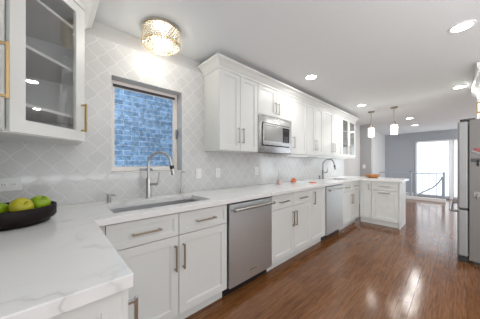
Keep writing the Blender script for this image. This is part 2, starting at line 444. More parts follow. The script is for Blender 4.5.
struct(MB().box(OPN[0]+0.001, OPN[1]-0.001, 0.009, 0.104, OPN[2]-0.001, OPN[2]+0.0015).build('window_sill', M['trim']))

# far glazed doors
def far_window(name, o, blind):
    y0, y1, z0, z1 = o
    f = struct(MB().cells([y0+0.001, y0+0.06, y1-0.06, y1-0.001], [z0+0.001, z0+0.09, z1-0.07, z1-0.001],
        lambda u, v: not (y0+0.06 < u < y1-0.06 and z0+0.09 < v < z1-0.07), 'x', FARX+0.03, FARX+0.09).build(name, M['trim'], bevel=0.004))
    MB().box(FARX+0.055, FARX+0.062, y0+0.06, y1-0.06, z0+0.09, z1-0.07).build('window_pane', M['glass'], f)
    return f
far_window('window_2', FO[0], True)
far_window('door_1', FO[1], True)
struct(MB().cells([-2.44, -2.39, -1.93, -1.85, -0.99, -0.95], [0.0, 2.02, 2.06],
   lambda u, v: v > 2.02 or u < -2.39 or -1.93 < u < -1.85 or u > -0.99, 'x', FARX-0.018, FARX).build('trim_1', M['trim'], bevel=0.003))
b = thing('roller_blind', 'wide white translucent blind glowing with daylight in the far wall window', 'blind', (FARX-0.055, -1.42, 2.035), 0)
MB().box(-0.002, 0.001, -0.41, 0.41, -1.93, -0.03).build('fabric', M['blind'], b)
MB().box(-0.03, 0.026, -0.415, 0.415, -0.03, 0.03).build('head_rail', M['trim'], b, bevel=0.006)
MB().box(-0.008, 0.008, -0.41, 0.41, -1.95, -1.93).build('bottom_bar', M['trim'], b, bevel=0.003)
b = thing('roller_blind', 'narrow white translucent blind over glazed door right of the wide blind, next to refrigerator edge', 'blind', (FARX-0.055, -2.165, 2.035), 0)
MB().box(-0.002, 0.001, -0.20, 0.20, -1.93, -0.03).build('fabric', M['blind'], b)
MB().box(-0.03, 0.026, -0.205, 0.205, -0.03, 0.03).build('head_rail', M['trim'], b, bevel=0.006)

# neighbouring building
nb = tag(MB().box(-4.0, 6.0, 1.35, 1.6, -2.0, 5.5).build('brick_building', M['brick']),
         'blue-tinted brick wall of neighbouring building seen through kitchen window', 'building')

# ================================================================== CABINETS
def handle(parent, c, L, vertical, y=-0.02, m=None, off=0.036):
    """bar pull on a door face; c = (x, z) centre in the thing's own frame"""
    x, z = c; mb = MB(); t = 0.0055
    if vertical:
        mb.box(x-t, x+t, y-off, y-off+0.011, z-L/2, z+L/2)
        for s in (-1, 1): mb.box(x-t*.9, x+t*.9, y-off+0.010, y, z+s*(L/2-0.010)-t, z+s*(L/2-0.010)+t)
    else:
        mb.box(x-L/2, x+L/2, y-off, y-off+0.011, z-t, z+t)
        for s in (-1, 1): mb.box(x+s*(L/2-0.010)-t, x+s*(L/2-0.010)+t, y-off+0.010, y, z-t*.9, z+t*.9)
    return mb.build('handle', m or M['bronze'], parent, bevel=0.0015)

def carcass(w, dep, z0, z1, t=0.018, back=True, front_open=True):
    mb = MB()
    mb.box(0, t, 0, dep, z0, z1); mb.box(w-t, w, 0, dep, z0, z1)
    mb.box(t, w-t, 0, dep, z0, z0+t)
    mb.box(t, w-t, dep-0.008, dep, z0+t, z1)
    return mb
G = 0.0026
def base_cabinet(label, x, w, layout, loc=None, rz=0, dep=0.60, group='white base cabinets', handles=0.185, hm=None, off=0.036):
    t = thing('base_cabinet', label, 'cabinet', loc or (x, YD+0.02, 0), rz, group)
    mb = carcass(w, dep, 0.105, ZU-0.001)
    mb.box(0.018, w-0.018, 0.0, 0.018, ZU-0.03, ZU-0.001)
    mb.build('body', M['cab'], t)
    MB().box(0, w, 0.055, 0.070, 0.0, 0.105).build('toe_kick', M['cab'], t)
    for kind, x0, x1, z0, z1, hx, hz, vert in layout:
        d = MB().panel(x0+G, x1-G, z0+G, z1-G, st=0.058 if kind == 'door' else 0.034).build(kind, M['cab'], t)
        if hx is not None: handle(d, (hx, hz), handles, vert, m=hm, off=off)
    return t
ZT = 0.868; ZS = 0.700; ZB = 0.110

def pair_layout(w, left_filler=0.0):
    a = left_filler; mid = (a + w) / 2
    return [('drawer', a, mid, ZS, ZT, (a+mid)/2, 0.782, False), ('drawer', mid, w, ZS, ZT, (mid+w)/2, 0.782, False),
            ('door', a, mid, ZB, ZS, mid-0.032, 0.545, True), ('door', mid, w, ZB, ZS, mid+0.032, 0.545, True)]

sb = base_cabinet('white sink base cabinet, two drawers over two doors, left of near dishwasher', 0.195, 0.945, pair_layout(0.945, 0.03), group=None)
MB().box(-0.020, 0.028, -0.018, -0.0005, 0.105, ZU-0.001).build('filler', M['cab'], sb, bevel=0.002)
base_cabinet('white base cabinet, two drawers over two doors, between near dishwasher and narrow door cabinet', 1.778, 0.882, pair_layout(0.882))
base_cabinet('narrow white base cabinet with one tall door, left of far dishwasher', 2.662, 0.455,
             [('door', 0, 0.455, ZB, ZT, 0.41-0.34, 0.74, True)], group=None)
base_cabinet('white base cabinet under the far sink, in the corner beside the peninsula', 3.816, 0.90, pair_layout(0.90))
# peninsula, faces -x
PX = 4.73
base_cabinet('narrow white corner cabinet door at the inner end of the peninsula', 0, 0.215,
             [('door', 0.012, 0.215, ZB, ZT, 0.182, 0.76, True)], loc=(PX+0.02, YD-0.0, 0), rz=-PI/2, dep=0.56, group=None, handles=0.13)
base_cabinet('white peninsula cabinet with a drawer over a pull-out front, horizontal handles', 0, 0.44,
             [('drawer', 0, 0.44, ZS, ZT, 0.22, 0.782, False), ('door', 0, 0.44, ZB, ZS, 0.22, 0.655, False)],
             loc=(PX+0.02, YD-0.217, 0), rz=-PI/2, dep=0.56, group=None)
tag(MB().box(PX-0.001, PX+0.58, -1.302, -1.281, 0, ZU-0.001).build('end_panel', M['cab'], bevel=0.002),
    'tall white end panel closing the open end of the peninsula', 'panel')
# left leg, faces +x
lc = base_cabinet('white base cabinet on left leg under fruit bowl counter, end panel towards camera', 0, 0.70,
     [('door', 0.004, 0.35, ZB, ZT, 0.045, 0.685, True), ('door', 0.35, 0.70, ZB, ZT, 0.66, 0.745, True)], loc=(0.149, -1.34, 0), rz=PI/2, dep=0.604, group=None, handles=0.21, hm=M['nickel'], off=0.038)
MB().panel(0.0, 0.602, 0.0, ZU-0.001, y0=-0.02, y1=-0.001, st=0.05, dep=0.006).xf(Matrix.Rotation(-PI/2, 4, 'Z')).xf(Matrix.Translation((0, 0.604, 0))).build('end_panel', M['cab'], lc)

# upper cabinets
ZUB = 1.372; ZUT = 2.262
def upper_cabinet(label, x, w, doors, z0=ZUB, glassy=False, loc=None, rz=0, dep=None, group='white upper cabinets', z1=ZUT, hm=None, hz=None, hl=None):
    t = thing('upper_cabinet', label, 'cabinet', loc or (x, YU+0.02, 0), rz, group)
    dep = dep or (-YU-0.02-0.001)
    mb = carcass(w, dep, z0, z1); mb.box(0.018, w-0.018, 0, dep, z1-0.018, z1)
    mb.build('body', M['cab'], t)
    if glassy:
        for z in (z0+0.30, z0+0.59): MB().box(0.019, w-0.019, 0.012, dep-0.01, z, z+0.016).build('shelf', M['cab'], t)
    for x0, x1, hx in doors:
        d = MB().panel(x0+G, x1-G, z0+0.006, z1-0.004, st=0.058, hole=glassy).build('door', M['cab'], t)
        if glassy: MB().box(x0+0.056, x1-0.056, -0.012, -0.007, z0+0.06, z1-0.058).build('glass_pane', M['cabglass'], d)
        handle(d, (hx, hz or (z0+0.18 if z1-z0 > 0.6 else z0+0.125)), hl or (0.175 if z1-z0 > 0.6 else 0.155), True, m=hm or M['nickel'])
    return t
def two(w): return [(0, w/2, w/2-0.034), (w/2, w, w/2+0.034)]
upper_cabinet('white double-door upper cabinet left of the microwave, nearest to the window', 1.297, 0.608, two(0.608))
upper_cabinet('short white double-door upper cabinet directly above the microwave', 1.907, 0.758, two(0.758), z0=1.862, group=None)
upper_cabinet('white single-door upper cabinet immediately right of the microwave', 2.667, 0.459, [(0, 0.459, 0.05)], group=None)
upper_cabinet('white double-door upper cabinet, second unit right of the microwave', 3.128, 0.608, two(0.608))
upper_cabinet('wide white double-door upper cabinet left of the glass-door unit above far sink', 3.738, 0.908, two(0.908))
upper_cabinet('white upper cabinet with two glass doors at far end of the run', 4.648, 0.87, two(0.87), glassy=True, group=None)

# crown along the run : profile swept round the near end
def crown(name, label, path, closed_ends=True, zb=2.245, h=0.095, p=0.085):
    prof = [(0.0, 0.0), (0.010, 0.0), (0.012, 0.022), (0.022, 0.030), (0.050, 0.060), (p-0.008, 0.074), (p, 0.080), (p, h), (0.0, h)]
    bm = bmesh.new(); rings = []
    n = len(path)
    for i, (x, y) in enumerate(path):
        P = Vector((x, y))
        def nrm(a, b):
            d = (Vector(b) - Vector(a)).normalized(); return Vector((d.y, -d.x))
        if i == 0: m = nrm(path[0], path[1])
        elif i == n-1: m = nrm(path[-2], path[-1])
        else:
            a = nrm(path[i-1], path[i]); c = nrm(path[i], path[i+1]); m = (a + c) / (1 + a.dot(c))
        rings.append([bm.verts.new((P.x + m.x*o, P.y + m.y*o, zb + z)) for o, z in prof])
    k = len(prof)
    for A, B in zip(rings, rings[1:]):
        for j in range(k): bm.faces.new((A[j], A[(j+1) % k], B[(j+1) % k], B[j]))
    bm.faces.new(rings[0]); bm.faces.new(rings[-1][::-1])
    mb = MB(); mb.bm.free(); mb.bm = bm
    return tag(mb.build(name, M['cab']), label, 'moulding')
crown('crown_moulding', 'long white crown moulding topping the upper cabinet run right of the window',
      [(1.2955, -0.001), (1.2955, YU-0.0015), (5.5165, YU-0.0015)])
# light valance under uppers
tag(MB().box(2.67, 5.515, YU+0.012, YU+0.03, ZUB-0.022, ZUB-0.0005).build('light_rail', M['cab']), 'long white light rail under upper cabinets right of the microwave', 'moulding')
# LED strip lamps below the right-hand uppers
for x, n in ((3.15, 'first'), (4.2, 'middle'), (5.1, 'last')):
    s = thing('under_cabinet_lamp', 'slim lit strip lamp under upper cabinets, %s one right of the microwave' % n, 'lamp', (x, -0.12, ZUB), 0, 'strip lamps under the upper cabinets')
    MB().box(-0.33, 0.33, -0.022, 0.022, -0.012, -0.0005).build('housing', M['plate'], s)
    MB().box(-0.31, 0.31, -0.014, 0.014, -0.015, -0.012).build('diffuser', M['strip'], s)
    area_light('strip_light', (0, 0, -0.018), (0, 0, 0), 0.6, 0.03, STRIP_POWER, (0.86, 0.93, 1.0), parent=s)

# left diagonal corner cabinet
cx0, cy0 = XL + 0.001, -0.001
A = (-0.16, -0.61); B = (0.145, -0.305)
t = thing('corner_cabinet', 'white diagonal corner upper cabinet with glass door, left of the window', 'cabinet', (0, 0, 0))
poly = [(cx0, cy0), (cx0, A[1]), (A[0], A[1]), (B[0], B[1]), (B[0], cy0)]
mb = MB(); mb.prism(poly[::-1], ZUB, ZUB+0.018); mb.prism(poly[::-1], ZUT-0.018, ZUT)
mb.box(cx0, cx0+0.012, A[1], cy0, ZUB+0.018, ZUT-0.018); mb.box(cx0+0.012, B[0], cy0-0.012, cy0, ZUB+0.018, ZUT-0.018)
mb.box(B[0]-0.018, B[0], B[1]+0.0, cy0-0.012, ZUB+0.018, ZUT-0.018); mb.box(cx0+0.012, A[0], A[1], A[1]+0.018, ZUB+0.018, ZUT-0.018)
mb.build('body', M['cab'], t)
shp = [(cx0+0.013, cy0-0.013), (cx0+0.013, A[1]+0.02), (A[0]-0.01, A[1]+0.02), (B[0]-0.02, B[1]+0.012), (B[0]-0.02, cy0-0.013)]
for z in (ZUB+0.15, ZUB+0.45, ZUB+0.73): MB().prism(shp[::-1], z, z+0.016).build('shelf', M['cab_in'], t)
L = math.hypot(B[0]-A[0], B[1]-A[1])
R45 = Matrix.Translation((A[0], A[1], 0)) @ Matrix.Rotation(PI/4, 4, 'Z')
d = MB().panel(0.004, L-0.002, ZUB+0.004, ZUT-0.003, st=0.066, hole=True).xf(R45).build('door', M['cab'], t)
MB().box(0.064, L-0.064, -0.012, -0.007, ZUB+0.064, ZUT-0.064).xf(R45).build('glass_pane', M['cabglass'], d)
hb = handle(d, (L-0.03, ZUB+0.155), 0.185, True, m=M['brass']); hb.data.transform(R45)
# neighbour upper cabinet on the left wall (faces +x)
nc = upper_cabinet('white upper cabinet on left wall at left photo edge, brass handle', 0, 0.46, [(0, 0.30, 0.262)], hm=M['brass'], hz=1.597, hl=0.225,
     loc=(-0.18, -0.612-0.46, 0), rz=PI/2, dep=0.283, group=None)
MB().box(0.302, 0.455, -0.02, -0.0005, ZUB+0.006, ZUT-0.004).build('filler', M['cab'], nc, bevel=0.002)
crown('crown_moulding', 'short white crown moulding on the corner cabinet left of the window',
      [(-0.1585, -1.07), (-0.1585, -0.6389), (0.1465, -0.3339), (0.1465, -0.001)])

# ================================================================== COUNTER
S1 = (0.285, 1.03, -0.535, -0.195); S2 = (3.98, 4.52, -0.52, -0.19)
PB = 5.47
xs = sorted([XL+0.001, 0.17, S1[0], S1[1], S2[0], S2[1], 4.70, PB]); ys = sorted([-1.385, -1.335, YF, S1[2], S1[3], S2[2], S2[3], -0.001])
def in_ct(u, v):
    if S1[0] < u < S1[1] and S1[2] < v < S1[3]: return False
    if S2[0] < u < S2[1] and S2[2] < v < S2[3]: return False
    if v > YF: return True
    if u < 0.17: return True
    return u > 4.70 and v > -1.335
ct = tag(MB().cells(xs, ys, in_ct, 'z', ZU, ZC).build('countertop', M['quartz'], bevel=0.003), 'continuous white quartz countertop with grey veins, from fruit bowl to peninsula', 'countertop')
bpy.context.view_layer.update()

def sink(S, label):
    x0, x1, y0, y1 = S; e = 0.006; zt = ZU-0.0005; zb = zt-0.21
    t = thing('kitchen_sink', label, 'sink', ((x0+x1)/2, (y0+y1)/2, zb))
    hw, hd = (x1-x0)/2+0.004, (y1-y0)/2+0.004; H = 0.21
    mb = MB(); bm = mb.bm
    def ring(i, z): return [bm.verts.new(p) for p in ((-hw+i,-hd+i,z),(hw-i,-hd+i,z),(hw-i,hd-i,z),(-hw+i,hd-i,z))]
    f = ring(-0.018, H); a = ring(0, H); b_ = ring(0.006, 0.012); c = ring(0.03, 0.004)
    o1 = ring(-0.018, H-0.004); o2 = ring(-0.003, H-0.004); o3 = ring(-0.003, 0.0)
    for p, q in ((f, a), (a, b_), (b_, c), (f, o1), (o1, o2), (o2, o3)):
        for k in range(4): bm.faces.new((p[k], p[(k+1)%4], q[(k+1)%4], q[k]))
    bm.faces.new(c); bm.faces.new(o3)
    mb.build('basin', M['sinksteel'], t)
    MB().lathe([(0.0, 0.006), (0.02, 0.006), (0.03, 0.0075), (0.045, 0.008), (0.048, 0.0045)], 24, (0, 0.04, 0)).build('drain', M['steel_dark'], t, smooth=True)
    return t
sink(S1, 'wide stainless undermount sink below the window')
sink(S2, 'smaller stainless undermount sink near the peninsula, right of far dishwasher')

def faucet(label, loc, rz, H=0.415, reach=0.20, black_band=True, m=None):
    m = m or M['nickel']
    t = thing('kitchen_faucet', label, 'faucet', loc, rz)
    MB().lathe([(0.0, 0), (0.031, 0), (0.031, 0.006), (0.026, 0.010), (0.024, 0.018), (0.024, 0.175), (0.019, 0.185), (0.0, 0.185)], 24).build('base', m, t, smooth=True)
    r = reach/2; zc = H - r; pts = [(0, 0, 0.18), (0, 0, zc-0.03)]
    for k in range(13):
        a = PI - k*PI/12*0.97; pts.append((r + r*math.cos(a), 0, zc + r*math.sin(a)))
    MB().tube(pts, 0.0125, 14).build('spout', m, t, smooth=True)
    e = Vector(pts[-1]); dr = (Vector(pts[-1]) - Vector(pts[-2])).normalized()
    s = MB().tube([e-dr*0.004, e+dr*0.02, e+dr*0.09, e+dr*0.115], [0.0135, 0.0165, 0.0185, 0.021], 16).build('spray_head', m, t, smooth=True)
    if black_band: MB().tube([e+dr*0.03, e+dr*0.062], 0.0192, 16).build('button', M['black'], s, smooth=True)
    h = MB().tube([(0.018, -0.005, 0.125), (0.085, -0.012, 0.128)], [0.013, 0.011], 12)
    h.tube([(0.078, -0.012, 0.125), (0.090, -0.012, 0.15), (0.100, -0.014, 0.235)], [0.009, 0.006, 0.005], 10)
    h.build('lever', m, t, smooth=True)
    return t
faucet('tall brushed nickel pull-down faucet behind the wide sink under window', (0.64, -0.105, ZC), math.radians(-40))
faucet('dark grey gooseneck faucet behind the smaller sink near the peninsula', (4.20, -0.085, ZC), math.radians(-42), H=0.41, reach=0.24, m=M['steel_dark'])
# soap dispenser and filter tap
def soap(label, loc, rz, m):
    t = thing('soap_dispenser', label, 'soap dispenser', loc, rz)
    MB().lathe([(0, 0), (0.022, 0), (0.022, 0.005), (0.013, 0.008), (0.013, 0.048), (0.016, 0.05), (0.016, 0.066), (0.0, 0.068)], 20).build('body', m, t, smooth=True)
    MB().tube([(0, 0, 0.058), (0.05, 0, 0.060), (0.058, 0, 0.052)], [0.008, 0.0065, 0.005], 10).build('nozzle', m, t, smooth=True)
soap('short nickel soap dispenser at left back corner of wide sink', (0.335, -0.10, ZC), math.radians(-40), M['nickel'])
soap('dark soap pump on counter left of the gooseneck faucet', (4.02, -0.10, ZC), math.radians(-40), M['steel_dark'])
t = thing('filter_tap', 'slender nickel filter tap at right back corner of wide sink', 'tap', (0.985, -0.055, ZC), 0)
MB().lathe([(0, 0), (0.02, 0), (0.02, 0.006), (0.013, 0.012), (0.011, 0.05), (0, 0.052)], 18).build('base', M['nickel'], t, smooth=True)
MB().tube([(0, 0, 0.05), (0, 0, 0.20), (0.0, -0.003, 0.222), (0.01, -0.02, 0.232), (0.018, -0.045, 0.225)], [0.0065, 0.006, 0.006, 0.006, 0.0055], 10).build('spout', M['nickel'], t, smooth=True)
MB().tube([(0.008, 0, 0.04), (0.028, -0.004, 0.052), (0.034, -0.005, 0.085)], [0.006, 0.004, 0.004], 8).build('lever', M['nickel'], t, smooth=True)

# ================================================================== APPLIANCES
def dishwasher(label, x, w, steel=None):
    t = thing('dishwasher', label, 'dishwasher', (x, YD+0.02, 0), 0, 'stainless dishwashers')
    MB().box(0.0, w, 0.004, 0.56, 0.10, ZU-0.002).build('body', M['black'], t)
    MB().box(0.0, w, 0.05, 0.07, 0.0, 0.10).build('kick_plate', M['black'], t)
    d = MB().box(0.016, w-0.004, -0.028, 0.003, 0.098, 0.856).build('door', M['steel'], t, bevel=0.004)
    h = MB(); z = 0.808
    h.tube([(0.04, -0.075, z), (w-0.03, -0.075, z)], 0.0125, 14)
    for xx in (0.065, w-0.055): h.tube([(xx, -0.027, z), (xx, -0.075, z)], 0.010, 12)
    h.build('handle', M['nickel'], d, smooth=True)
    for xx in (0.036, w-0.026): MB().tube([(xx-0.006, -0.075, z), (xx+0.006, -0.075, z)], 0.0145, 14).build('end_cap', M['steel_dark'], d, smooth=True)
    MB().box(w*0.44, w*0.44+0.10, -0.031, -0.0275, 0.175, 0.196).build('badge', M['nickel'], d, bevel=0.001)
    return t
dishwasher('near stainless dishwasher, larger one, between sink base and drawer cabinet', 1.146, 0.628)
dishwasher('far stainless dishwasher, smaller in view, left of the corner sink cabinet', 3.125, 0.688)

t = thing('microwave', 'stainless built-in microwave with dark control panel, under short upper cabinet', 'microwave', (1.912, YU+0.02, ZUB+0.008), 0)
W, H = 0.748, 0.474
MB().box(0.012, W-0.012, 0.0, 0.272, 0.01, H-0.006).build('body', M['black'], t)
tx0, tx1, tz0, tz1 = 0.065, W-0.06, 0.085, H-0.085
MB().cells([0, tx0, tx1, W], [0, tz0, tz1, H], lambda u, v: not (tx0 < u < tx1 and tz0 < v < tz1), 'y', -0.024, -0.001).build('trim_kit', M['microsteel'], t, bevel=0.003)
d = MB().cells([tx0+0.010, tx0+0.035, tx1-0.17, tx1-0.006], [tz0+0.010, tz0+0.065, tz1-0.03, tz1-0.010],
     lambda u, v: not (tx0+0.035 < u < tx1-0.17 and tz0+0.065 < v < tz1-0.03) and not (u > tx1-0.17 and tz0+0.065 < v < tz1-0.03), 'y', -0.036, -0.002).build('door', M['microsteel'], t, bevel=0.002)
MB().box(tx0+0.035, tx1-0.17, -0.030, -0.004, tz0+0.065, tz1-0.03).build('window', mat('microwave_window', (0.30, 0.30, 0.30), 0.18, 0.6), d)
c = MB().box(tx1-0.1695, tx1-0.008, -0.033, -0.003, tz0+0.0655, tz1-0.0305).build('control_panel', M['blackglass'], t, bevel=0.002)
MB().box(tx1-0.14, tx1-0.05, -0.0345, -0.033, tz1-0.075, tz1-0.050).build('display', mat('dim_display', (0.05, 0.06, 0.06), 0.2), c)
kb = MB()
for i in range(3):
    for j in range(4): kb.box(tx1-0.14+i*0.035, tx1-0.118+i*0.035, -0.0345, -0.033, tz0+0.075+j*0.022, tz0+0.087+j*0.022)
kb.build('keypad', mat('keypad_grey', (0.10, 0.10, 0.10), 0.4), c)

# refrigerator (front faces +y)
FX0, FX1 = 3.735, 4.635
t = thing('refrigerator', 'tall stainless refrigerator at right photo edge with side towards camera', 'refrigerator', ((FX0+FX1)/2, -2.12, 0), PI)
hw = (FX1-FX0)/2
MB().box(-hw, hw, 0.0, 0.68, 0.04, 1.765).build('body', mat('fridge_side_paint', (0.155, 0.145, 0.135), 0.4), t, bevel=0.004)
MB().box(-hw+0.03, hw-0.03, 0.03, 0.66, 0.0, 0.04).build('plinth', M['black'], t)
for s in (-1, 1):
    d = MB().box(*((-hw, -0.002) if s < 0 else (0.002, hw)), -0.098, -0.006, 0.665, 1.755).build('door', M['steel_v'], t, bevel=0.018, seg=4)
    MB().box(s*hw-s*0.10 if s > 0 else s*hw+0.01, s*hw-0.01 if s > 0 else s*hw+0.10, -0.08, 0.05, 1.7555, 1.782).build('hinge_cover', M['black'], t, bevel=0.004)
d = MB().box(-hw, hw, -0.098, -0.006, 0.075, 0.655).build('freezer_drawer', M['steel_v'], t, bevel=0.018, seg=4)
MB().tube([(-hw+0.05, -0.098, 0.625), (-hw+0.05, -0.150, 0.625), (-hw+0.07, -0.156, 0.63), (hw-0.07, -0.156, 0.63), (hw-0.05, -0.150, 0.625), (hw-0.05, -0.098, 0.625)], 0.015, 12).build('handle', M['steel_dark'], d, smooth=True)
MB().box(hw-0.07, hw-0.01, -0.09, -0.01, 0.0, 0.072).build('foot', M['black'], t)
# things stuck on its side (plane x = FX0)
t = thing('fridge_magnet', 'small red and gray magnet clip tilted on side of refrigerator', 'magnet', (FX0, -2.185, 1.375), 0)
MB().box(-0.014, -0.001, -0.035, 0.035, 0.0, 0.035).xf(Matrix.Rotation(0.5, 4, 'X')).build('clip', M['red'], t, bevel=0.003)
MB().box(-0.010, -0.001, -0.045, 0.045, -0.022, -0.002).xf(Matrix.Rotation(0.5, 4, 'X')).build('plate', M['grey_plastic'], t, bevel=0.002)
t = thing('wall_hook', 'dark magnetic hook rail below red magnet on refrigerator side', 'hook', (FX0, -2.19, 1.27), 0)
MB().box(-0.010, -0.001, -0.055, 0.055, -0.02, 0.02).build('plate', M['black'], t, bevel=0.002)
MB().tube([(-0.010, 0.0, 0.0), (-0.03, 0, -0.01), (-0.035, 0, -0.05), (-0.02, 0, -0.07)], 0.006, 8).build('hook', M['black'], t, smooth=True)
t = thing('magnetic_hook', 'gray hook low on refrigerator side, below the dark hook rail', 'hook', (FX0, -2.185, 0.86), 0)
MB().box(-0.008, -0.001, -0.03, 0.03, -0.03, 0.03).build('plate', M['grey_plastic'], t, bevel=0.002)
MB().tube([(-0.008, 0, 0.0), (-0.03, 0, -0.005), (-0.038, 0, -0.04), (-0.028, 0, -0.055)], 0.006, 8).build('hook', M['grey_plastic'], t, smooth=True)
# cabinet above the refrigerator (faces +y)
upper_cabinet('white upper cabinet above the refrigerator with brass handles', 0, 1.27, two(1.27), z0=1.87, hm=M['brass'], loc=(4.90, -2.255, 0), rz=PI, dep=0.69, group=None)
crown('crown_moulding', 'white crown moulding above the refrigerator cabinet at right photo edge',
      [(4.902, -2.9), (4.902, -2.2335), (3.628, -2.2335), (3.628, -2.9)], zb=2.255, h=0.135, p=0.06)

# ================================================================== LAMPS
can0 = None
def can(x, y, label, k=1.0):
    global can0
    if can0 is None:
        t = thing('recessed_light', label, 'ceiling light', (x, y, CEIL), 0, 'recessed ceiling lights')
        MB().lathe([(0.066, -0.001), (0.082, -0.001), (0.084, -0.004), (0.080, -0.008), (0.068, -0.009), (0.062, -0.004)], 40).build('trim_ring', M['trim'], t, smooth=True)
        MB().lathe([(0, -0.0035), (0.064, -0.0035), (0.064, -0.001), (0, -0.001)], 32).build('lens', M['lens'], t)
        can0 = t
    else: t = dup(can0, (x, y, CEIL), 0, label)
    area_light('can_light', (0, 0, -0.012), (0, 0, 0), 0.12, 0.12, CAN_POWER*k, (1.0, 0.98, 0.95), 'DISK', parent=t)
can(2.56, -2.045, 'large recessed ceiling light at top right of the photo')
can(2.56, -0.675, 'recessed ceiling light in front of the upper cabinets above microwave area', 0.5)
can(4.55, -2.045, 'recessed ceiling light just left of the refrigerator crown moulding')
can(4.55, -0.715, 'recessed ceiling light near the left pendant and glass-door cabinet', 0.4)
can(6.75, -1.185, 'recessed ceiling light right of pendants, nearer of the far close pair', 3.5)
can(8.06, -1.155, 'recessed ceiling light beyond the pendants, farther of the far close pair', 3.5)

p0 = None
def pendant(x, y, label):
    global p0
    if p0 is None:
        t = thing('pendant_lamp', label, 'pendant lamp', (x, y, CEIL), 0, 'pendant lamps over the peninsula')
        MB().lathe([(0, -0.001), (0.062, -0.001), (0.062, -0.02), (0.055, -0.026), (0, -0.026)], 28).build('canopy', M['bronze'], t, smooth=True)
        MB().cyl((0, 0, -0.025), (0, 0, -0.305), 0.0045, 8).build('rod', M['bronze'], t, smooth=True)
        MB().lathe([(0, -0.300), (0.02, -0.302), (0.026, -0.31), (0.026, -0.36), (0.05, -0.368), (0.05, -0.374), (0, -0.374)], 24).build('cap', M['bronze'], t, smooth=True)
        MB().lathe([(0.056, -0.366), (0.068, -0.370), (0.068, -0.575), (0.065, -0.575), (0.065, -0.373), (0.052, -0.372)], 32).build('glass_shade', M['clearglass'], t, smooth=True)
        MB().lathe([(0, -0.376), (0.056, -0.376), (0.060, -0.380), (0.060, -0.560), (0.056, -0.566), (0, -0.566)], 24).build('diffuser', M['shade_in'], t, smooth=True)
        p0 = t
    else: t = dup(p0, (x, y, CEIL), 0, label)
    l = D.lights.new('pendant_light', 'POINT'); l.energy = PENDANT_POWER; l.color = (1, .93, .83); l.shadow_soft_size = 0.05
    o = D.objects.new('pendant_light', l); COL.objects.link(o); o.parent = t; o.location = (0, 0, -0.60)
pendant(5.26, -0.705, 'left glass pendant lamp hanging over the peninsula, nearer the gray wall')
pendant(5.17, -1.135, 'right glass pendant lamp hanging over the peninsula, nearer the room')

# crystal drum light above the sink
t = thing('crystal_drum_light', 'round crystal drum flush light glowing on ceiling above the sink', 'ceiling light', (0.70, -0.255, CEIL), 0)
RR = 0.155
MB().lathe([(0, -0.001), (RR+0.01, -0.001), (RR+0.01, -0.018), (RR, -0.02), (0, -0.02)], 40).build('canopy', M['nickel'], t, smooth=True)
for z in (-0.022, -0.135):
    MB().lathe([(RR-0.004, z), (RR+0.003, z), (RR+0.003, z-0.006), (RR-0.004, z-0.006), (RR-0.004, z)], 40).build('ring', M['gold'], t, smooth=True)
def bead(mb, c, r):
    m = Matrix.Translation(c) @ Matrix.Scale(r, 4)
    bmesh.ops.create_icosphere(mb.bm, subdivisions=1, radius=1.0, matrix=m)
mb = MB(); NB = 42
for row in range(6):
    for k in range(NB):
        a = 2*PI*(k + 0.5*(row % 2))/NB
        bead(mb, (RR*math.cos(a), RR*math.sin(a), -0.037 - row*0.0175), 0.0095)
for ring, n in ((0.140, 38), (0.120, 32), (0.100, 27), (0.080, 22), (0.060, 16), (0.040, 11), (0.020, 6)):
    for k in range(n):
        a = 2*PI*k/n; bead(mb, (ring*math.cos(a), ring*math.sin(a), -0.140), 0.009)
wr = MB()
for row in range(7):
    z = -0.0285 - row*0.0175
    wr.lathe([(RR-0.002, z+0.0007), (RR+0.003, z+0.0007), (RR+0.003, z-0.0007), (RR-0.002, z-0.0007), (RR-0.002, z+0.0007)], 40)
wr.build('wire_frame', M['nickel'], t)
bd = mb.build('crystal_beads', M['crystal'], t); bd['kind'] = 'stuff'
for k in range(3):
    a = 2*PI*k/3+0.4
    MB().lathe([(0, -0.045), (0.012, -0.047), (0.017, -0.06), (0.017, -0.085), (0.012, -0.100), (0, -0.105)], 14, (0.07*math.cos(a), 0.07*math.sin(a), 0)).build('bulb', M['bulb'], t, smooth=True)
l = D.lights.new('drum_light', 'POINT'); l.energy = FLUSH_POWER; l.color = (1, .95, .87); l.shadow_soft_size = 0.07
o = D.objects.new('drum_light', l); COL.objects.link(o); o.parent = t; o.location = (0, 0, -0.12)

# ================================================================== SMALL THINGS
# fruit bowl
BX, BY = -0.165, -0.435
bw = tag(MB().lathe([(0, 0), (0.150, 0), (0.156, 0.004), (0.160, 0.016), (0.176, 0.024), (0.183, 0.035), (0.183, 0.086), (0.180, 0.090), (0.173, 0.090), (0.171, 0.086), (0.168, 0.036), (0.150, 0.018), (0, 0.016)], 56).build('fruit_bowl', M['bowl_dark'], None, smooth=True, loc=(BX, BY, ZC)),
        'wide dark espresso bowl holding apples on left counter', 'bowl')
def apple(label, c, r, m, tilt, rz):
    prof = []
    for k in range(19):
        a = -PI/2 + PI*k/18
        rr = math.cos(a)*(1 + 0.06*math.sin(a)); z = math.sin(a)*0.90
        dimp = math.exp(-(rr/0.30)**2)
        z -= 0.30*dimp*(1 if a > 0 else -0.45)
        prof.append((max(rr, 0)*r if k not in (0, 18) else 0.0, z*r))
    t = thing('apple', label, 'apple', c, rz, 'apples in the dark bowl'); t.rotation_euler = (tilt, 0, rz)
    MB().lathe(prof, 28).build('flesh', m, t, smooth=True)
    MB().tube([(0, 0, 0.55*r), (0.02*r, 0, 0.85*r), (0.10*r, 0, 1.05*r)], [0.0016, 0.0014, 0.002], 6).build('stem', M['stem'], t, smooth=True)
RA = 0.047
apple('bright green apple at right side of the dark bowl', (BX+0.112, BY+0.036, ZC+0.088), RA, M['green_apple'], 0.5, 0.6)
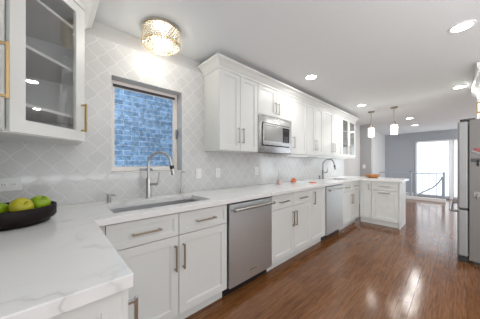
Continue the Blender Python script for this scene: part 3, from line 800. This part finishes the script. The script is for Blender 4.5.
apple('yellow-green apple in the middle of the bowl showing its dimple', (BX+0.046, BY-0.050, ZC+0.091), RA, M['yellow_apple'], 0.95, 0.55)
apple('green apple at left photo edge in the dark bowl', (BX-0.045, BY-0.020, ZC+0.086), RA, M['green_apple'], 0.4, 2.0)
apple('low green apple tucked between the others near bowl rim', (BX+0.117, BY-0.040, ZC+0.050), 0.032, M['green_apple'], 0.3, 1.0)

# wooden bowl on the peninsula
tag(MB().lathe([(0, 0), (0.075, 0), (0.085, 0.004), (0.135, 0.045), (0.150, 0.075), (0.144, 0.076), (0.128, 0.048), (0.078, 0.012), (0, 0.010)], 40,
    ripple=lambda c: Vector((c.x*1.0, c.y*1.0, c.z))).build('wooden_bowl', M['honey'], None, smooth=True, loc=(5.14, -0.755, ZC)), 'honey-coloured wooden bowl on the peninsula counter under the pendants', 'bowl')

# wall plates (on the tile, y = 0)
def wall_plate(label, x, z, w, h, kind, y=0.0, group=None, loc=None, rz=0):
    t = thing('outlet' if kind == 'outlet' else 'light_switch', label, 'outlet' if kind == 'outlet' else 'light switch', loc or (x, y, z), rz, group)
    MB().box(-w/2, w/2, -0.006, -0.0005, -h/2, h/2).build('cover_plate', M['plate'], t, bevel=0.002)
    if kind == 'outlet':
        hor = w > h
        for s in (-1, 1):
            cx_, cz_ = (s*0.021*(w/0.115), 0) if hor else (0, s*0.021)
            sk = MB().box(cx_-0.016, cx_+0.016, -0.0085, -0.006, cz_-0.015, cz_+0.015).build('socket', M['plate'], t, bevel=0.002)
            sl = MB()
            for q in (-0.006, 0.006): sl.box(cx_+q-0.0013, cx_+q+0.0013, -0.0092, -0.0085, cz_-0.004, cz_+0.006)
            sl.build('slots', M['black'], sk)
    else:
        MB().box(-0.014, 0.014, -0.010, -0.006, -0.032, 0.032).build('rocker', M['plate'], t, bevel=0.002)
    return t
wall_plate('wide white double outlet on tile behind the fruit bowl', -0.212, 1.09, 0.120, 0.082, 'outlet')
wall_plate('white light switch on tile between filter tap and upper cabinet', 1.225, 1.115, 0.07, 0.115, 'switch')
wall_plate('white outlet on tile under the double-door cabinet nearest window', 1.50, 1.115, 0.07, 0.115, 'outlet')
wall_plate('white outlet on tile under the microwave', 2.20, 1.12, 0.07, 0.115, 'outlet')
wall_plate('white light switch on gray wing wall beyond the glass-door cabinet', 0, 0, 0.075, 0.12, 'switch', loc=(6.93, -0.10, 1.14), rz=-PI/2)

# counter clutter
SB = t = thing('soap_bottle', 'small clear bottle with pink liquid on counter below microwave', 'bottle', (2.50, -0.19, ZC))
MB().lathe([(0, 0), (0.026, 0), (0.028, 0.004), (0.028, 0.085), (0.020, 0.10), (0.011, 0.108), (0.011, 0.12), (0, 0.12)], 20).build('bottle', M['clearglass'], t, smooth=True)
MB().lathe([(0, 0.002), (0.0255, 0.003), (0.0258, 0.05), (0, 0.05)], 18).build('liquid', M['pink'], t, smooth=True)
MB().lathe([(0, 0.118), (0.013, 0.118), (0.013, 0.135), (0.005, 0.137), (0.005, 0.16), (0, 0.16)], 16).build('cap', M['plate'], t, smooth=True)
SB.scale = (1.1, 1.1, 1.35)
t = tag(MB().box(-0.15, 0.20, -0.11, 0.10, 0.0005, 0.006).build('leaflet', M['paper'], None, loc=(3.0, -0.20, ZC), bevel=0.001), 'pale blue leaflet lying flat on counter under the orange cloth', 'leaflet')
t.rotation_euler = (0, 0, 0.12)
def crumple(c):
    return Vector((c.x*1.5, c.y*0.8 + 0.012*math.sin(c.x*60), c.z*(1 + 0.35*math.sin(c.x*45+c.y*30)) ))
tag(MB().lathe([(0, 0), (0.045, 0.0), (0.055, 0.012), (0.045, 0.035), (0.022, 0.052), (0, 0.055)], 24, ripple=crumple).build('cloth', M['orange'], None, smooth=True, loc=(2.93, -0.17, ZC+0.0068)),
    'crumpled orange cloth on leaflet, below cabinet right of microwave', 'cloth')
t = tag(MB().box(-0.06, 0.06, -0.035, 0.035, 0.0005, 0.012).build('packet', M['orange'], None, loc=(3.10, -0.42, ZC), bevel=0.003), 'small flat orange packet on counter edge in front of leaflet', 'packet')

# ================================================================== STAIR RAILING
RX = 9.09; YA, YB = -1.74, -0.03
t = thing('stair_railing', 'gray metal guard railing around stairwell before the far window', 'railing', (RX, 0, 0))
MB().box(-0.06, 0.06, YA-0.04, YB+0.02, 0.0005, 0.10).build('curb', M['trim'], t, bevel=0.004)
MB().box(-0.022, 0.022, YA, YB, 0.885, 0.915).build('handrail', M['railing'], t, bevel=0.006)
MB().box(-0.013, 0.013, YA, YB, 0.17, 0.192).build('bottom_rail', M['railing'], t)
n = 10
for k in range(1, n):
    y = YA + (YB-YA)*k/n
    MB().box(-0.008, 0.008, y-0.008, y+0.008, 0.191, 0.886).build('baluster', M['railing'], t)
for y in (YA, -0.93):
    p = MB().box(-0.024, 0.024, y-0.024, y+0.024, 0.099, 0.935).build('newel_post', M['railing'], t, bevel=0.003)
    MB().box(-0.03, 0.03, y-0.03, y+0.03, 0.935, 0.955).build('post_cap', M['black'] if y > -1 else M['railing'], p, bevel=0.004)
t = thing('stair_handrail', 'sloping gray handrail descending into the stairwell behind railing', 'handrail', (9.30, -1.72, 0))
MB().tube([(0, 0.02, 0.80), (0, 0.05, 0.72), (0, 0.12, 0.58), (0, 0.25, 0.42), (0, 0.42, 0.30), (0, 0.62, 0.16)], 0.02, 10).build('rail', M['railing'], t, smooth=True)
MB().box(-0.015, 0.015, 0.005, 0.035, -0.12, 0.80).build('post', M['railing'], t)
